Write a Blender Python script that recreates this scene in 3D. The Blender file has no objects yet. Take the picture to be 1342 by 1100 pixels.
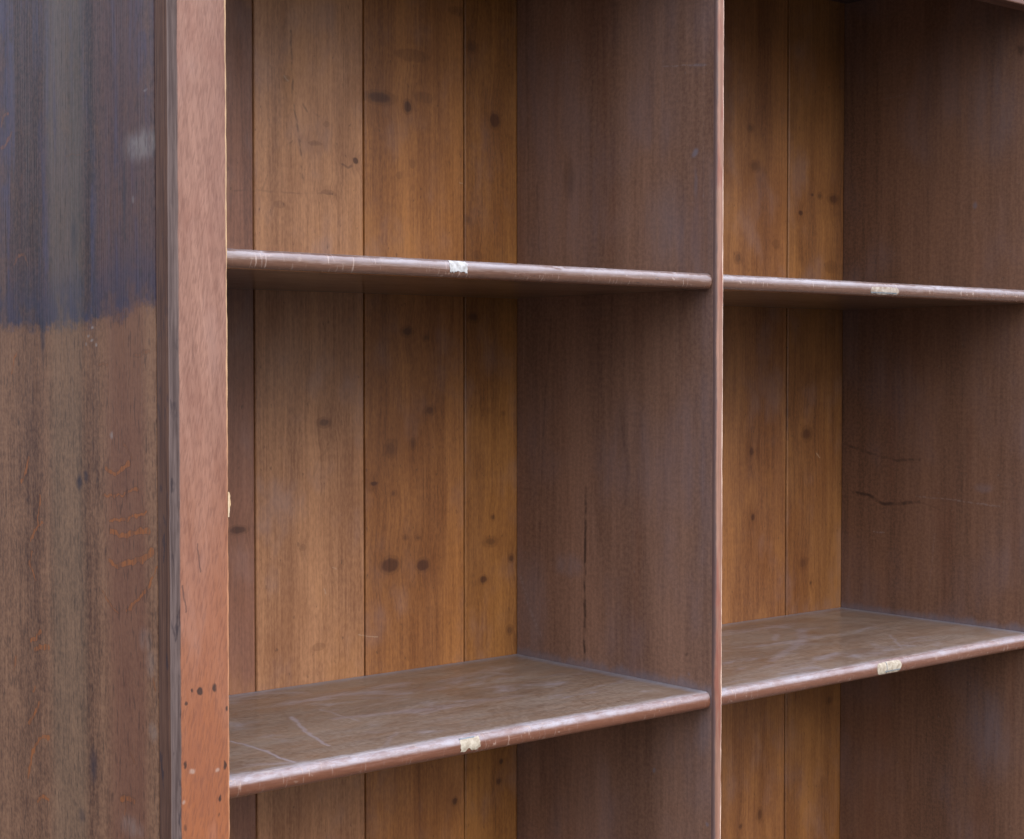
import bpy, bmesh, math, random
from mathutils import Vector, noise as mnoise

scene = bpy.context.scene
random.seed(7)

# ---------------------------------------------------------------- camera
BASE = 1.30                                   # height of the modelled datum above the ground
cam_data = bpy.data.cameras.new("camera")
cam = bpy.data.objects.new("camera", cam_data)
scene.collection.objects.link(cam)
scene.camera = cam
cam_data.sensor_fit = 'HORIZONTAL'
cam_data.sensor_width = 36.0
cam_data.lens = 59.69
cam_data.clip_start = 0.02
cam_data.clip_end = 500
cam.location = (-1.3503, -1.2399, 0.0148 + BASE)
cam.rotation_euler = (math.radians(90 - 1.7517), 0, math.radians(-40.417))

# ---------------------------------------------------------------- sky, sun, exposure
SUN_EL, SUN_AZ = 33.0, 180.0                  # azimuth clockwise from +Y (the bookcase faces -Y, 180)
world = bpy.data.worlds.new("World")
scene.world = world
world.use_nodes = True
wn = world.node_tree
wn.nodes.clear()
sky = wn.nodes.new('ShaderNodeTexSky')
sky.sky_type = 'NISHITA'
sky.sun_disc = False
sky.sun_elevation = math.radians(SUN_EL)
sky.sun_rotation = math.radians(SUN_AZ)
sky.air_density = 1.0
sky.dust_density = 3.0
sky.ozone_density = 1.0
bg = wn.nodes.new('ShaderNodeBackground')
bg.inputs['Strength'].default_value = 0.15
wo = wn.nodes.new('ShaderNodeOutputWorld')
veil = wn.nodes.new('ShaderNodeMix')           # high thin overcast over the whole sky
veil.data_type = 'RGBA'
veil.inputs[0].default_value = 0.75
wtc = wn.nodes.new('ShaderNodeTexCoord')       # overcast sky: brightest overhead, dim towards the horizon
wsep = wn.nodes.new('ShaderNodeSeparateXYZ')
wmul = wn.nodes.new('ShaderNodeMath'); wmul.operation = 'MULTIPLY_ADD'; wmul.use_clamp = False
wmul.inputs[1].default_value = 3.0
wmul.inputs[2].default_value = 0.4
wmax = wn.nodes.new('ShaderNodeMath'); wmax.operation = 'MAXIMUM'; wmax.inputs[1].default_value = 0.0
wcol = wn.nodes.new('ShaderNodeVectorMath'); wcol.operation = 'SCALE'
wcol.inputs[0].default_value = (4.55, 4.85, 5.85)
wn.links.new(wtc.outputs['Generated'], wsep.inputs[0])
wn.links.new(wsep.outputs['Z'], wmax.inputs[0])
wn.links.new(wmax.outputs[0], wmul.inputs[0])
wn.links.new(wmul.outputs[0], wcol.inputs['Scale'])
wn.links.new(wcol.outputs[0], veil.inputs[7])
wn.links.new(sky.outputs[0], veil.inputs[6])
wn.links.new(veil.outputs[2], bg.inputs[0])
wn.links.new(bg.outputs[0], wo.inputs[0])

sun_data = bpy.data.lights.new("sun", 'SUN')
sun_data.energy = 0.7
sun_data.angle = math.radians(34)
sun_data.color = (1.0, 0.96, 0.9)
sun = bpy.data.objects.new("sun", sun_data)
scene.collection.objects.link(sun)
sun.rotation_euler = (math.radians(90 - SUN_EL), 0, math.radians(180 - SUN_AZ))

scene.render.engine = 'CYCLES'
scene.render.resolution_x = 1024
scene.render.resolution_y = 839
scene.view_settings.view_transform = 'Standard'
scene.view_settings.look = 'None'
scene.view_settings.exposure = 1.0
scene.view_settings.gamma = 1.0
scene.view_settings.use_curve_mapping = False
scene.cycles.max_bounces = 6
scene.cycles.diffuse_bounces = 2

# ---------------------------------------------------------------- marks seen on the wood, in metres on each face
KNOTS = [ (-0.2055,1.6221,0.0216,0.0078,0.8), (-0.1654,1.6157,0.0066,0.0079,0.9), (-0.1421,1.6286,0.0134,0.0062,0.45), (-0.0348,1.6122,0.0084,0.0101,1.0), (-0.0701,1.6955,0.0094,0.0072,0.6), (-0.0909,1.735,0.0139,0.0054,0.5), (-0.2386,1.5478,0.0031,0.0034,1.3), (-0.3305,1.6301,0.0049,0.0033,0.5), (-0.293,1.5628,0.0091,0.0025,0.5), (-0.1586,1.6751,0.0245,0.007,0.4), (-0.0763,1.4908,0.0058,0.0063,0.6), (-0.0622,1.4479,0.0083,0.0064,0.5), (-0.159,1.5505,0.0044,0.0053,0.4), (-0.1777,1.5359,0.0044,0.0044,0.4), (-0.276,1.5101,0.0082,0.0025,0.5), (-0.34,1.4926,0.0078,0.0041,0.4), (-0.2777,1.5852,0.0041,0.0034,0.4), (-0.2823,1.2536,0.0092,0.006,0.7), (-0.1673,1.3563,0.01,0.0062,0.7), (-0.1395,1.3495,0.0056,0.0045,0.6), (-0.1341,1.2647,0.0079,0.0063,0.7), (-0.1907,1.2217,0.0098,0.0105,0.6), (-0.1588,1.2261,0.0044,0.0071,0.6), (-0.2146,1.1823,0.0054,0.0026,1.0), (-0.1865,1.1696,0.0033,0.0035,0.6), (-0.1922,1.0871,0.0142,0.0097,1.0), (-0.1447,1.0834,0.0101,0.0081,1.0), (-0.1702,1.1174,0.0044,0.0036,0.6), (-0.1524,1.1162,0.0045,0.0036,0.6), (-0.3113,1.1156,0.004,0.0034,0.5), (-0.0682,1.3749,0.0106,0.0064,0.7), (-0.0376,1.1337,0.0036,0.0046,0.7), (-0.0413,1.1043,0.012,0.0065,0.6), (-0.0521,1.0589,0.0072,0.0055,0.8), (-0.0085,1.0815,0.0049,0.0056,0.7), (-0.0111,0.9937,0.0061,0.0066,0.6), (-0.0206,1.2591,0.0036,0.0037,0.5), (-0.3941,1.1403,0.0124,0.0049,0.9), (-0.2906,1.0031,0.0092,0.0043,0.4), (-0.0246,0.834,0.0037,0.0038,0.9), (-0.0283,0.8102,0.0049,0.0047,0.8), (-0.0973,0.7974,0.0047,0.0055,0.8), (0.4255,1.6448,0.0079,0.0063,0.6), (0.4337,1.593,0.0111,0.0084,0.6), (0.5313,1.5346,0.005,0.0032,1.3), (0.5732,1.5611,0.0068,0.0055,0.6), (0.6041,1.5587,0.0139,0.0077,0.7), (0.4,1.4653,0.0093,0.0084,0.6), (0.5997,1.4604,0.0139,0.0088,0.5), (0.4791,1.4878,0.0081,0.0064,0.4), (0.5562,1.5621,0.0034,0.0022,0.8), (0.4297,1.1981,0.0048,0.0064,0.9), (0.4333,1.1066,0.0048,0.0053,0.9), (0.547,1.2195,0.0118,0.0109,0.7), (0.5052,1.2519,0.0066,0.0086,0.5), (0.54,1.0347,0.0101,0.0088,0.6), (0.5571,1.0047,0.0034,0.0033,0.7), (0.4502,0.6865,0.0065,0.0108,0.7), (0.4105,0.6773,0.0047,0.0043,0.7), (0.6015,0.8289,0.007,0.0067,0.6) ]
BACK_LINES = [ ([(-0.3243,1.6829),(-0.3217,1.6086),(-0.314,1.5694),(-0.3083,1.518)],0.0012,0.7), ([(-0.3098,1.6056),(-0.3019,1.5939)],0.0012,0.6), ([(-0.2959,1.5961),(-0.2888,1.5926)],0.0012,0.6), ([(-0.2573,1.5429),(-0.2491,1.5401),(-0.2428,1.5423)],0.0012,0.6), ([(-0.4031,1.5033),(-0.3603,1.5054),(-0.2657,1.5083)],0.001,0.35), ([(-0.3299,1.558),(-0.323,1.5628)],0.001,0.5), ([(-0.2978,1.1937),(-0.2876,1.2146),(-0.2617,1.2394)],0.0015,0.3), ([(-0.3554,1.523),(-0.3672,1.4893)],0.001,0.3) ]
BACK_SCRATCH = [ ([(-0.2365,1.0112),(-0.2237,1.0081),(-0.2098,1.0058)],0.0009,0.8), ([(-0.2831,1.0674),(-0.2811,1.0621)],0.0012,0.7), ([(-0.2717,1.0905),(-0.2665,1.0884)],0.001,0.6), ([(0.5693,1.1914),(0.5762,1.1845)],0.0015,0.8), ([(-0.3334,1.6322),(-0.3285,1.6278)],0.0016,0.6), ([(-0.089,1.5334),(-0.0843,1.5328)],0.001,0.7) ]
DIV_BLOB = [ (0.2417,1.5362,0.0106,0.0232,0.5), (0.0403,1.5472,0.0045,0.0049,-1.0), (0.0379,1.5148,0.0034,0.0165,-0.4), (0.0886,1.4685,0.0349,0.0506,-0.35), (0.0461,0.9789,0.0023,0.0025,-1.0), (0.0485,0.9996,0.0023,0.0025,0.8), (0.0987,0.8623,0.0024,0.0026,-1.0), (0.0181,0.8184,0.0023,0.0025,-0.8), (0.035,1.6419,0.0135,0.0016,-0.5), (0.3044,1.0206,0.0251,0.065,-0.4), (0.2427,1.0817,0.0239,0.0136,-0.5), (0.1524,1.2468,0.0075,0.0435,0.3), (0.0208,0.9182,0.0157,0.025,-0.5) ]
DIV_LINES = [ ([(0.2123,1.1739),(0.2135,1.1022),(0.2147,0.9719)],0.0022,1), ([(0.274,1.3711),(0.2877,1.2433),(0.2974,1.0399)],0.0018,0.4), ([(0.1549,1.2642),(0.1436,1.2123),(0.146,1.16)],0.003,0.3), ([(0.3184,1.758),(0.3156,1.4504)],0.002,0.3), ([(0.3002,1.5365),(0.2961,1.4814),(0.2961,1.4494)],0.0016,0.4) ]
DIV_SCRATCH = [ ([(0.2565,1.6737),(0.2234,1.6727)],0.001,0.4), ([(0.0892,1.6476),(0.0238,1.6404)],0.001,0.6), ([(0.33,1.06),(0.3115,1.0198),(0.2932,0.9922)],0.003,0.4), ([(0.2431,1.5229),(0.2591,1.5169)],0.0012,-0.3) ]
RIGHT_BLOB = [ (0.0427,1.7347,0.0057,0.008,0.9), (0.0863,1.6544,0.0468,0.0612,-0.3), (0.1116,1.5358,0.0036,0.0052,-0.9), (0.0784,0.8208,0.0354,0.0622,-0.35), (0.0935,1.1512,0.0143,0.0062,-0.4), (0.1692,1.3588,0.0737,0.0633,0.25) ]
RIGHT_LINES = [ ([(0.3297,1.2021),(0.2992,1.1954),(0.272,1.1876),(0.2386,1.1835),(0.1996,1.1862)],0.0018,0.6), ([(0.3153,1.1337),(0.2851,1.1299),(0.2608,1.1203),(0.2316,1.121),(0.1991,1.1273)],0.0022,0.9), ([(0.1991,1.1273),(0.142,1.1117)],0.0012,0.3) ]
RIGHT_SCRATCH = [ ([(0.2056,1.1344),(0.1422,1.1328),(0.0695,1.1278)],0.0012,0.45), ([(0.2779,1.0786),(0.2591,1.0789)],0.0012,0.6), ([(0.2625,1.6959),(0.2232,1.6997)],0.001,0.3), ([(0.1814,1.0077),(0.1732,1.0831)],0.001,0.2) ]
RUST = [ ([(0.3143,1.5584),(0.3265,1.5569),(0.332,1.548)],0.0035,0.7), ([(0.3062,1.5373),(0.322,1.5287),(0.3325,1.5261)],0.003,0.7), ([(0.3038,1.4146),(0.2917,1.4227),(0.2783,1.4184),(0.2735,1.4096)],0.003,0.6), ([(0.1932,1.5056),(0.163,1.5041),(0.1438,1.5056)],0.002,0.4), ([(0.313,1.3091),(0.3023,1.3295)],0.003,0.7), ([(0.2774,1.2285),(0.2827,1.2167),(0.2913,1.2061)],0.005,0.7), ([(0.2516,1.1952),(0.2588,1.1662)],0.003,0.7), ([(0.2723,1.1522),(0.2588,1.1662),(0.2473,1.1705)],0.003,0.9), ([(0.2709,1.1422),(0.2761,1.1302),(0.2632,1.114)],0.003,0.8), ([(0.2744,1.055),(0.2576,1.0628),(0.2526,1.0691)],0.0035,1), ([(0.2645,1.0489),(0.2546,1.0531),(0.2366,1.0553)],0.004,1), ([(0.2669,1.0139),(0.2704,1.0076)],0.003,0.8), ([(0.2794,0.9771),(0.2674,0.9885),(0.2573,0.9994)],0.0035,1), ([(0.2839,0.9237),(0.2732,0.9512),(0.2563,0.9664),(0.2367,0.9711)],0.0035,1), ([(0.2609,0.9062),(0.2525,0.9122),(0.2395,0.9118)],0.004,0.8), ([(0.3087,1.0374),(0.3125,1.0222)],0.003,0.5), ([(0.1196,1.2269),(0.1026,1.2223),(0.0775,1.2327)],0.004,0.8), ([(0.1257,1.2031),(0.1001,1.2026),(0.0615,1.2126)],0.003,0.6), ([(0.1118,1.1806),(0.0893,1.1828),(0.0484,1.1927)],0.003,0.7), ([(0.1119,1.1739),(0.0951,1.1699),(0.0433,1.1776)],0.004,0.9), ([(0.1138,1.1451),(0.0969,1.1426),(0.076,1.1484),(0.0383,1.1574)],0.004,0.9), ([(0.0556,1.1514),(0.0356,1.1615)],0.006,0.9), ([(0.0836,1.1062),(0.0602,1.1185),(0.0426,1.1313),(0.0306,1.1472)],0.003,0.7), ([(0.1286,1.1182),(0.1116,1.1065),(0.0975,1.1027)],0.003,0.5), ([(0.0959,0.9411),(0.0723,0.943)],0.006,0.7), ([(0.0862,0.939),(0.0891,0.9278)],0.003,0.6), ([(0.0371,1.0533),(0.0333,1.0442)],0.003,0.5), ([(0.0786,0.9815),(0.0704,0.9763)],0.003,0.4), ([(0.1368,1.3163),(0.1152,1.3182)],0.003,0.4), ([(0.0665,1.3259),(0.0398,1.3277)],0.004,0.4), ([(0.0882,1.2506),(0.0719,1.2381)],0.003,0.4), ([(0.3213,1.6341),(0.3157,1.6514)],0.003,0.4), ([(0.2903,1.4896),(0.2765,1.5063)],0.0025,0.4) ]
SIDE_BLOB = [ (0.1713,1.2122,0.006,0.0069,1.0), (0.1577,1.2184,0.0045,0.0055,0.8), (0.1474,0.9592,0.0074,0.0151,0.8), (0.1707,0.9099,0.0061,0.007,0.6), (0.0518,1.5018,0.0287,0.0127,-0.75), (0.0409,1.0657,0.0105,0.0116,-0.3), (0.05,1.0839,0.0106,0.0104,-0.3), (0.151,1.3433,0.0029,0.0014,-1.0), (0.1452,1.3392,0.0029,0.0013,-1.0), (0.1556,1.3353,0.0022,0.0014,-1.0), (0.1435,1.3499,0.0022,0.0013,-1.0), (0.1365,1.3351,0.0022,0.0013,-1.0), (0.0432,1.5466,0.0039,0.0013,-1.0), (0.0659,1.4569,0.0027,0.0032,-0.6), (0.1778,1.4326,0.006,0.0177,0.6), (0.0822,1.4594,0.0027,0.0324,0.7), (0.2437,1.3447,0.0048,0.0184,0.8), (0.0378,1.008,0.0079,0.0078,-0.4), (0.0768,0.919,0.0218,0.0093,-0.4), (0.1091,1.2566,0.0028,0.0033,-1.0) ]
TONE_EDGE = [ ([(0.3724,1.3541),(0.2355,1.3502),(0.1582,1.3536),(0.1004,1.3571),(0.07,1.3629),(0.0262,1.3674)],0,0) ]
STILE_BLOB = [ (-0.636,1.0454,0.0029,0.0038,1.2), (-0.6432,1.047,0.0014,0.0025,0.9), (-0.6222,1.0463,0.0022,0.0045,1.0), (-0.649,1.0369,0.0014,0.0025,0.9), (-0.6098,1.0273,0.0015,0.0026,1.0), (-0.6124,0.9797,0.0018,0.0045,1.1), (-0.6501,0.9855,0.0018,0.0038,0.9), (-0.617,0.9526,0.0015,0.0039,1.0), (-0.6185,0.9386,0.0015,0.0026,0.7), (-0.6437,0.9794,0.0029,0.0019,-1.0), (-0.6198,0.9763,0.0022,0.0019,-1.0), (-0.6517,0.9546,0.0014,0.0019,-0.9), (-0.6505,0.9333,0.0021,0.0038,0.7), (-0.6315,1.0711,0.0294,0.0141,-0.25), (-0.6371,1.5123,0.0057,0.0031,0.35), (-0.6349,1.2148,0.0181,0.0381,-0.12) ]
STILE_LINES = [ ([(-0.6381,1.1686),(-0.636,1.1545),(-0.6346,1.1448)],0.0012,0.9), ([(-0.6519,1.1348),(-0.6505,1.1239),(-0.6485,1.113)],0.0014,0.9), ([(-0.6411,1.3476),(-0.6406,1.3224)],0.001,0.3) ]
SHELF_STREAK = [ ([(-0.5213,0.139),(-0.52,0.0876),(-0.5252,0.0287)],0.003,0.8), ([(-0.4191,0.1985),(-0.451,0.1094),(-0.464,0.0646)],0.0035,0.7), ([(-0.3742,0.2103),(-0.3772,0.1384)],0.003,0.4), ([(-0.3883,0.1623),(-0.3401,0.1508),(-0.2907,0.1389)],0.01,0.4), ([(-0.43,0.0272),(-0.38,0.071)],0.004,0.2), ([(-0.2545,0.1339),(-0.1715,0.1331)],0.012,0.2) ]

# ---------------------------------------------------------------- shader helpers
def lin(r, g, b):
    f = lambda c: (c / 255 / 12.92) if c / 255 <= 0.04045 else ((c / 255 + 0.055) / 1.055) ** 2.4
    return (f(r), f(g), f(b), 1.0)


def wood(r, g, b, k=0.62):
    c = lin(r, g, b)
    return (c[0] * k, c[1] * k, c[2] * k, 1.0)


def make_mark_groups():
    """two small reusable node groups: an elliptical blob and a short stroke, both giving a 0..1 mask"""
    g = bpy.data.node_groups.new("blob_mask", 'ShaderNodeTree')
    for n in ("P", "C", "R"):
        g.interface.new_socket(n, in_out='INPUT', socket_type='NodeSocketVector')
    g.interface.new_socket("S", in_out='INPUT', socket_type='NodeSocketFloat')
    g.interface.new_socket("Before", in_out='INPUT', socket_type='NodeSocketFloat')
    g.interface.new_socket("Mask", in_out='OUTPUT', socket_type='NodeSocketFloat')
    i, o = g.nodes.new('NodeGroupInput'), g.nodes.new('NodeGroupOutput')
    sub = g.nodes.new('ShaderNodeVectorMath'); sub.operation = 'SUBTRACT'
    div = g.nodes.new('ShaderNodeVectorMath'); div.operation = 'DIVIDE'
    ln = g.nodes.new('ShaderNodeVectorMath'); ln.operation = 'LENGTH'
    mr = g.nodes.new('ShaderNodeMapRange'); mr.interpolation_type = 'SMOOTHSTEP'
    mr.inputs['From Min'].default_value = 1.45; mr.inputs['From Max'].default_value = 0.35
    mr.inputs['To Min'].default_value = 0.0
    L = g.links.new
    # the running mask enters the chain first, so long lists are worked off one after another
    ps = g.nodes.new('ShaderNodeVectorMath'); ps.operation = 'MULTIPLY_ADD'
    ps.inputs[1].default_value = (1e-7, 1e-7, 1e-7)
    mx = g.nodes.new('ShaderNodeMath'); mx.operation = 'MAXIMUM'
    L(i.outputs['Before'], ps.inputs[0]); L(i.outputs['P'], ps.inputs[2])
    L(ps.outputs[0], sub.inputs[0]); L(i.outputs['C'], sub.inputs[1])
    L(sub.outputs[0], div.inputs[0]); L(i.outputs['R'], div.inputs[1])
    L(div.outputs[0], ln.inputs[0]); L(ln.outputs['Value'], mr.inputs['Value'])
    L(i.outputs['S'], mr.inputs['To Max']); L(mr.outputs[0], mx.inputs[0]); L(i.outputs['Before'], mx.inputs[1])
    L(mx.outputs[0], o.inputs[0])

    g2 = bpy.data.node_groups.new("stroke_mask", 'ShaderNodeTree')
    for n in ("P", "A", "B"):
        g2.interface.new_socket(n, in_out='INPUT', socket_type='NodeSocketVector')
    for n in ("W", "S", "Before"):
        g2.interface.new_socket(n, in_out='INPUT', socket_type='NodeSocketFloat')
    g2.interface.new_socket("Mask", in_out='OUTPUT', socket_type='NodeSocketFloat')
    i, o = g2.nodes.new('NodeGroupInput'), g2.nodes.new('NodeGroupOutput')

    def vm(op, a, b):
        n = g2.nodes.new('ShaderNodeVectorMath'); n.operation = op
        g2.links.new(a, n.inputs[0])
        if b is not None:
            g2.links.new(b, n.inputs[3] if op == 'SCALE' else n.inputs[1])
        return n.outputs['Value'] if op in ('DOT_PRODUCT', 'LENGTH') else n.outputs[0]
    ps = g2.nodes.new('ShaderNodeVectorMath'); ps.operation = 'MULTIPLY_ADD'
    ps.inputs[1].default_value = (1e-7, 1e-7, 1e-7)
    g2.links.new(i.outputs['Before'], ps.inputs[0]); g2.links.new(i.outputs['P'], ps.inputs[2])
    pa = vm('SUBTRACT', ps.outputs[0], i.outputs['A'])
    ba = vm('SUBTRACT', i.outputs['B'], i.outputs['A'])
    dv = g2.nodes.new('ShaderNodeMath'); dv.operation = 'DIVIDE'; dv.use_clamp = True
    g2.links.new(vm('DOT_PRODUCT', pa, ba), dv.inputs[0]); g2.links.new(vm('DOT_PRODUCT', ba, ba), dv.inputs[1])
    d = vm('LENGTH', vm('SUBTRACT', pa, vm('SCALE', ba, dv.outputs[0])), None)
    q = g2.nodes.new('ShaderNodeMath'); q.operation = 'DIVIDE'
    g2.links.new(d, q.inputs[0]); g2.links.new(i.outputs['W'], q.inputs[1])
    mr = g2.nodes.new('ShaderNodeMapRange'); mr.interpolation_type = 'SMOOTHSTEP'
    mr.inputs['From Min'].default_value = 1.0; mr.inputs['From Max'].default_value = 0.2
    g2.links.new(q.outputs[0], mr.inputs['Value']); g2.links.new(i.outputs['S'], mr.inputs['To Max'])
    mx = g2.nodes.new('ShaderNodeMath'); mx.operation = 'MAXIMUM'
    g2.links.new(mr.outputs[0], mx.inputs[0]); g2.links.new(i.outputs['Before'], mx.inputs[1])
    g2.links.new(mx.outputs[0], o.inputs[0])
    return g, g2


BLOB, STROKE = make_mark_groups()


class Mat:
    """a thin wrapper that writes a node material line by line"""

    def __init__(self, name):
        self.m = bpy.data.materials.new(name)
        self.m.use_nodes = True
        self.nt = self.m.node_tree
        self.bsdf = self.nt.nodes['Principled BSDF']
        tc = self.nt.nodes.new('ShaderNodeTexCoord')
        self.co = tc.outputs['Object']
        sp = self.nt.nodes.new('ShaderNodeSeparateXYZ')
        self.nt.links.new(self.co, sp.inputs[0])
        self.x, self.y, self.z = sp.outputs

    def flat(self, u):
        """work on one flat upright face: u across, z up"""
        self.is_flat = True
        self.co = self.vec(u, self.z, 0.0)
        return self

    is_flat = False

    def put(self, sock, v):
        if hasattr(v, 'links') or isinstance(v, bpy.types.NodeSocket):
            self.nt.links.new(v, sock)
        elif v is not None:
            if isinstance(v, (tuple, list)) and sock.type == 'VECTOR':
                v = tuple(v)[:3]
            sock.default_value = v

    def math(self, op, a, b=None, c=None, clamp=False):
        n = self.nt.nodes.new('ShaderNodeMath'); n.operation = op; n.use_clamp = clamp
        self.put(n.inputs[0], a)
        if b is not None: self.put(n.inputs[1], b)
        if c is not None: self.put(n.inputs[2], c)
        return n.outputs[0]

    def add(self, a, b): return self.math('ADD', a, b)
    def mul(self, a, b): return self.math('MULTIPLY', a, b)
    def sub(self, a, b): return self.math('SUBTRACT', a, b)
    def max(self, a, b): return self.math('MAXIMUM', a, b)

    def vec(self, x, y, z=0.0):
        n = self.nt.nodes.new('ShaderNodeCombineXYZ')
        for s, v in zip(n.inputs, (x, y, z)): self.put(s, v)
        return n.outputs[0]

    def vmath(self, op, a, b):
        n = self.nt.nodes.new('ShaderNodeVectorMath'); n.operation = op
        self.put(n.inputs[0], a); self.put(n.inputs[1], b)
        return n.outputs[0]

    def noise(self, v, scale=(1, 1, 1), seed=0.0, detail=3.0, rough=0.55, dist=0.0, dims='3D'):
        if self.is_flat:
            dims = '2D'
            scale = (scale[0], scale[2], 1)
        mp = self.nt.nodes.new('ShaderNodeMapping')
        mp.inputs['Scale'].default_value = scale
        mp.inputs['Location'].default_value = (seed * 1.37, seed * 2.11, seed * 0.73)
        self.put(mp.inputs['Vector'], v)
        n = self.nt.nodes.new('ShaderNodeTexNoise')
        n.noise_dimensions = dims
        n.inputs['Scale'].default_value = 1.0
        n.inputs['Detail'].default_value = min(detail, 3.5)
        n.inputs['Roughness'].default_value = rough
        n.inputs['Distortion'].default_value = dist
        self.nt.links.new(mp.outputs[0], n.inputs['Vector'])
        return n.outputs['Fac']

    def step(self, v, lo, hi, a=0.0, b=1.0):
        n = self.nt.nodes.new('ShaderNodeMapRange'); n.interpolation_type = 'SMOOTHSTEP'
        self.put(n.inputs['Value'], v)
        if lo > hi:
            lo, hi, a, b = hi, lo, b, a
        n.inputs['From Min'].default_value = lo; n.inputs['From Max'].default_value = hi
        n.inputs['To Min'].default_value = a; n.inputs['To Max'].default_value = b
        return n.outputs[0]

    def mix(self, f, a, b, blend='MIX'):
        n = self.nt.nodes.new('ShaderNodeMix'); n.data_type = 'RGBA'; n.blend_type = blend
        n.clamp_factor = True
        self.put(n.inputs[0], f); self.put(n.inputs[6], a); self.put(n.inputs[7], b)
        return n.outputs[2]

    def blobs(self, p, items, sign=1):
        tot = None
        for u, v, ru, rv, s in items:
            if s * sign <= 0: continue
            g = self.nt.nodes.new('ShaderNodeGroup'); g.node_tree = BLOB
            self.nt.links.new(p, g.inputs['P'])
            g.inputs['C'].default_value = (u, v, 0); g.inputs['R'].default_value = (ru, rv, 1)
            g.inputs['S'].default_value = abs(s)
            if tot is not None: self.nt.links.new(tot, g.inputs['Before'])
            tot = g.outputs[0]
        return 0.0 if tot is None else tot

    def strokes(self, p, items, wide=1.0):
        tot = None
        for pts, w, s in items:
            for a, b in zip(pts, pts[1:]):
                g = self.nt.nodes.new('ShaderNodeGroup'); g.node_tree = STROKE
                self.nt.links.new(p, g.inputs['P'])
                g.inputs['A'].default_value = (*a, 0); g.inputs['B'].default_value = (*b, 0)
                g.inputs['W'].default_value = w * wide; g.inputs['S'].default_value = s
                if tot is not None: self.nt.links.new(tot, g.inputs['Before'])
                tot = g.outputs[0]
        return 0.0 if tot is None else tot

    def wobble(self, u, v, amp, freq, seed=0.0):
        """the flat face coordinate (u, v) with ragged edges"""
        p = self.vec(u, v, 0.0)
        a = self.noise(p, (freq, 1, freq), seed + 3.1, 1.0, dims='2D') if self.is_flat else self.noise(p, (freq, freq, 1), seed + 3.1, 1.0, dims='2D')
        b = self.noise(p, (freq, 1, freq), seed + 9.7, 1.0, dims='2D') if self.is_flat else self.noise(p, (freq, freq, 1), seed + 9.7, 1.0, dims='2D')
        return self.vec(self.add(u, self.mul(self.sub(a, .5), amp * 2)),
                        self.add(v, self.mul(self.sub(b, .5), amp * 2)), 0.0)

    def done(self, col, rough, height=None, bump=0.3, dist=0.001, spec=0.5, coat=0.0, coat_rough=0.3):
        self.put(self.bsdf.inputs['Base Color'], col)
        self.put(self.bsdf.inputs['Roughness'], rough)
        self.bsdf.inputs['Specular IOR Level'].default_value = spec
        if coat:
            self.bsdf.inputs['Coat Weight'].default_value = coat
            self.bsdf.inputs['Coat Roughness'].default_value = coat_rough
        if height is not None:
            b = self.nt.nodes.new('ShaderNodeBump')
            b.inputs['Strength'].default_value = bump
            b.inputs['Distance'].default_value = dist
            self.put(b.inputs['Height'], height)
            self.nt.links.new(b.outputs[0], self.bsdf.inputs['Normal'])
        return self.m


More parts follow.
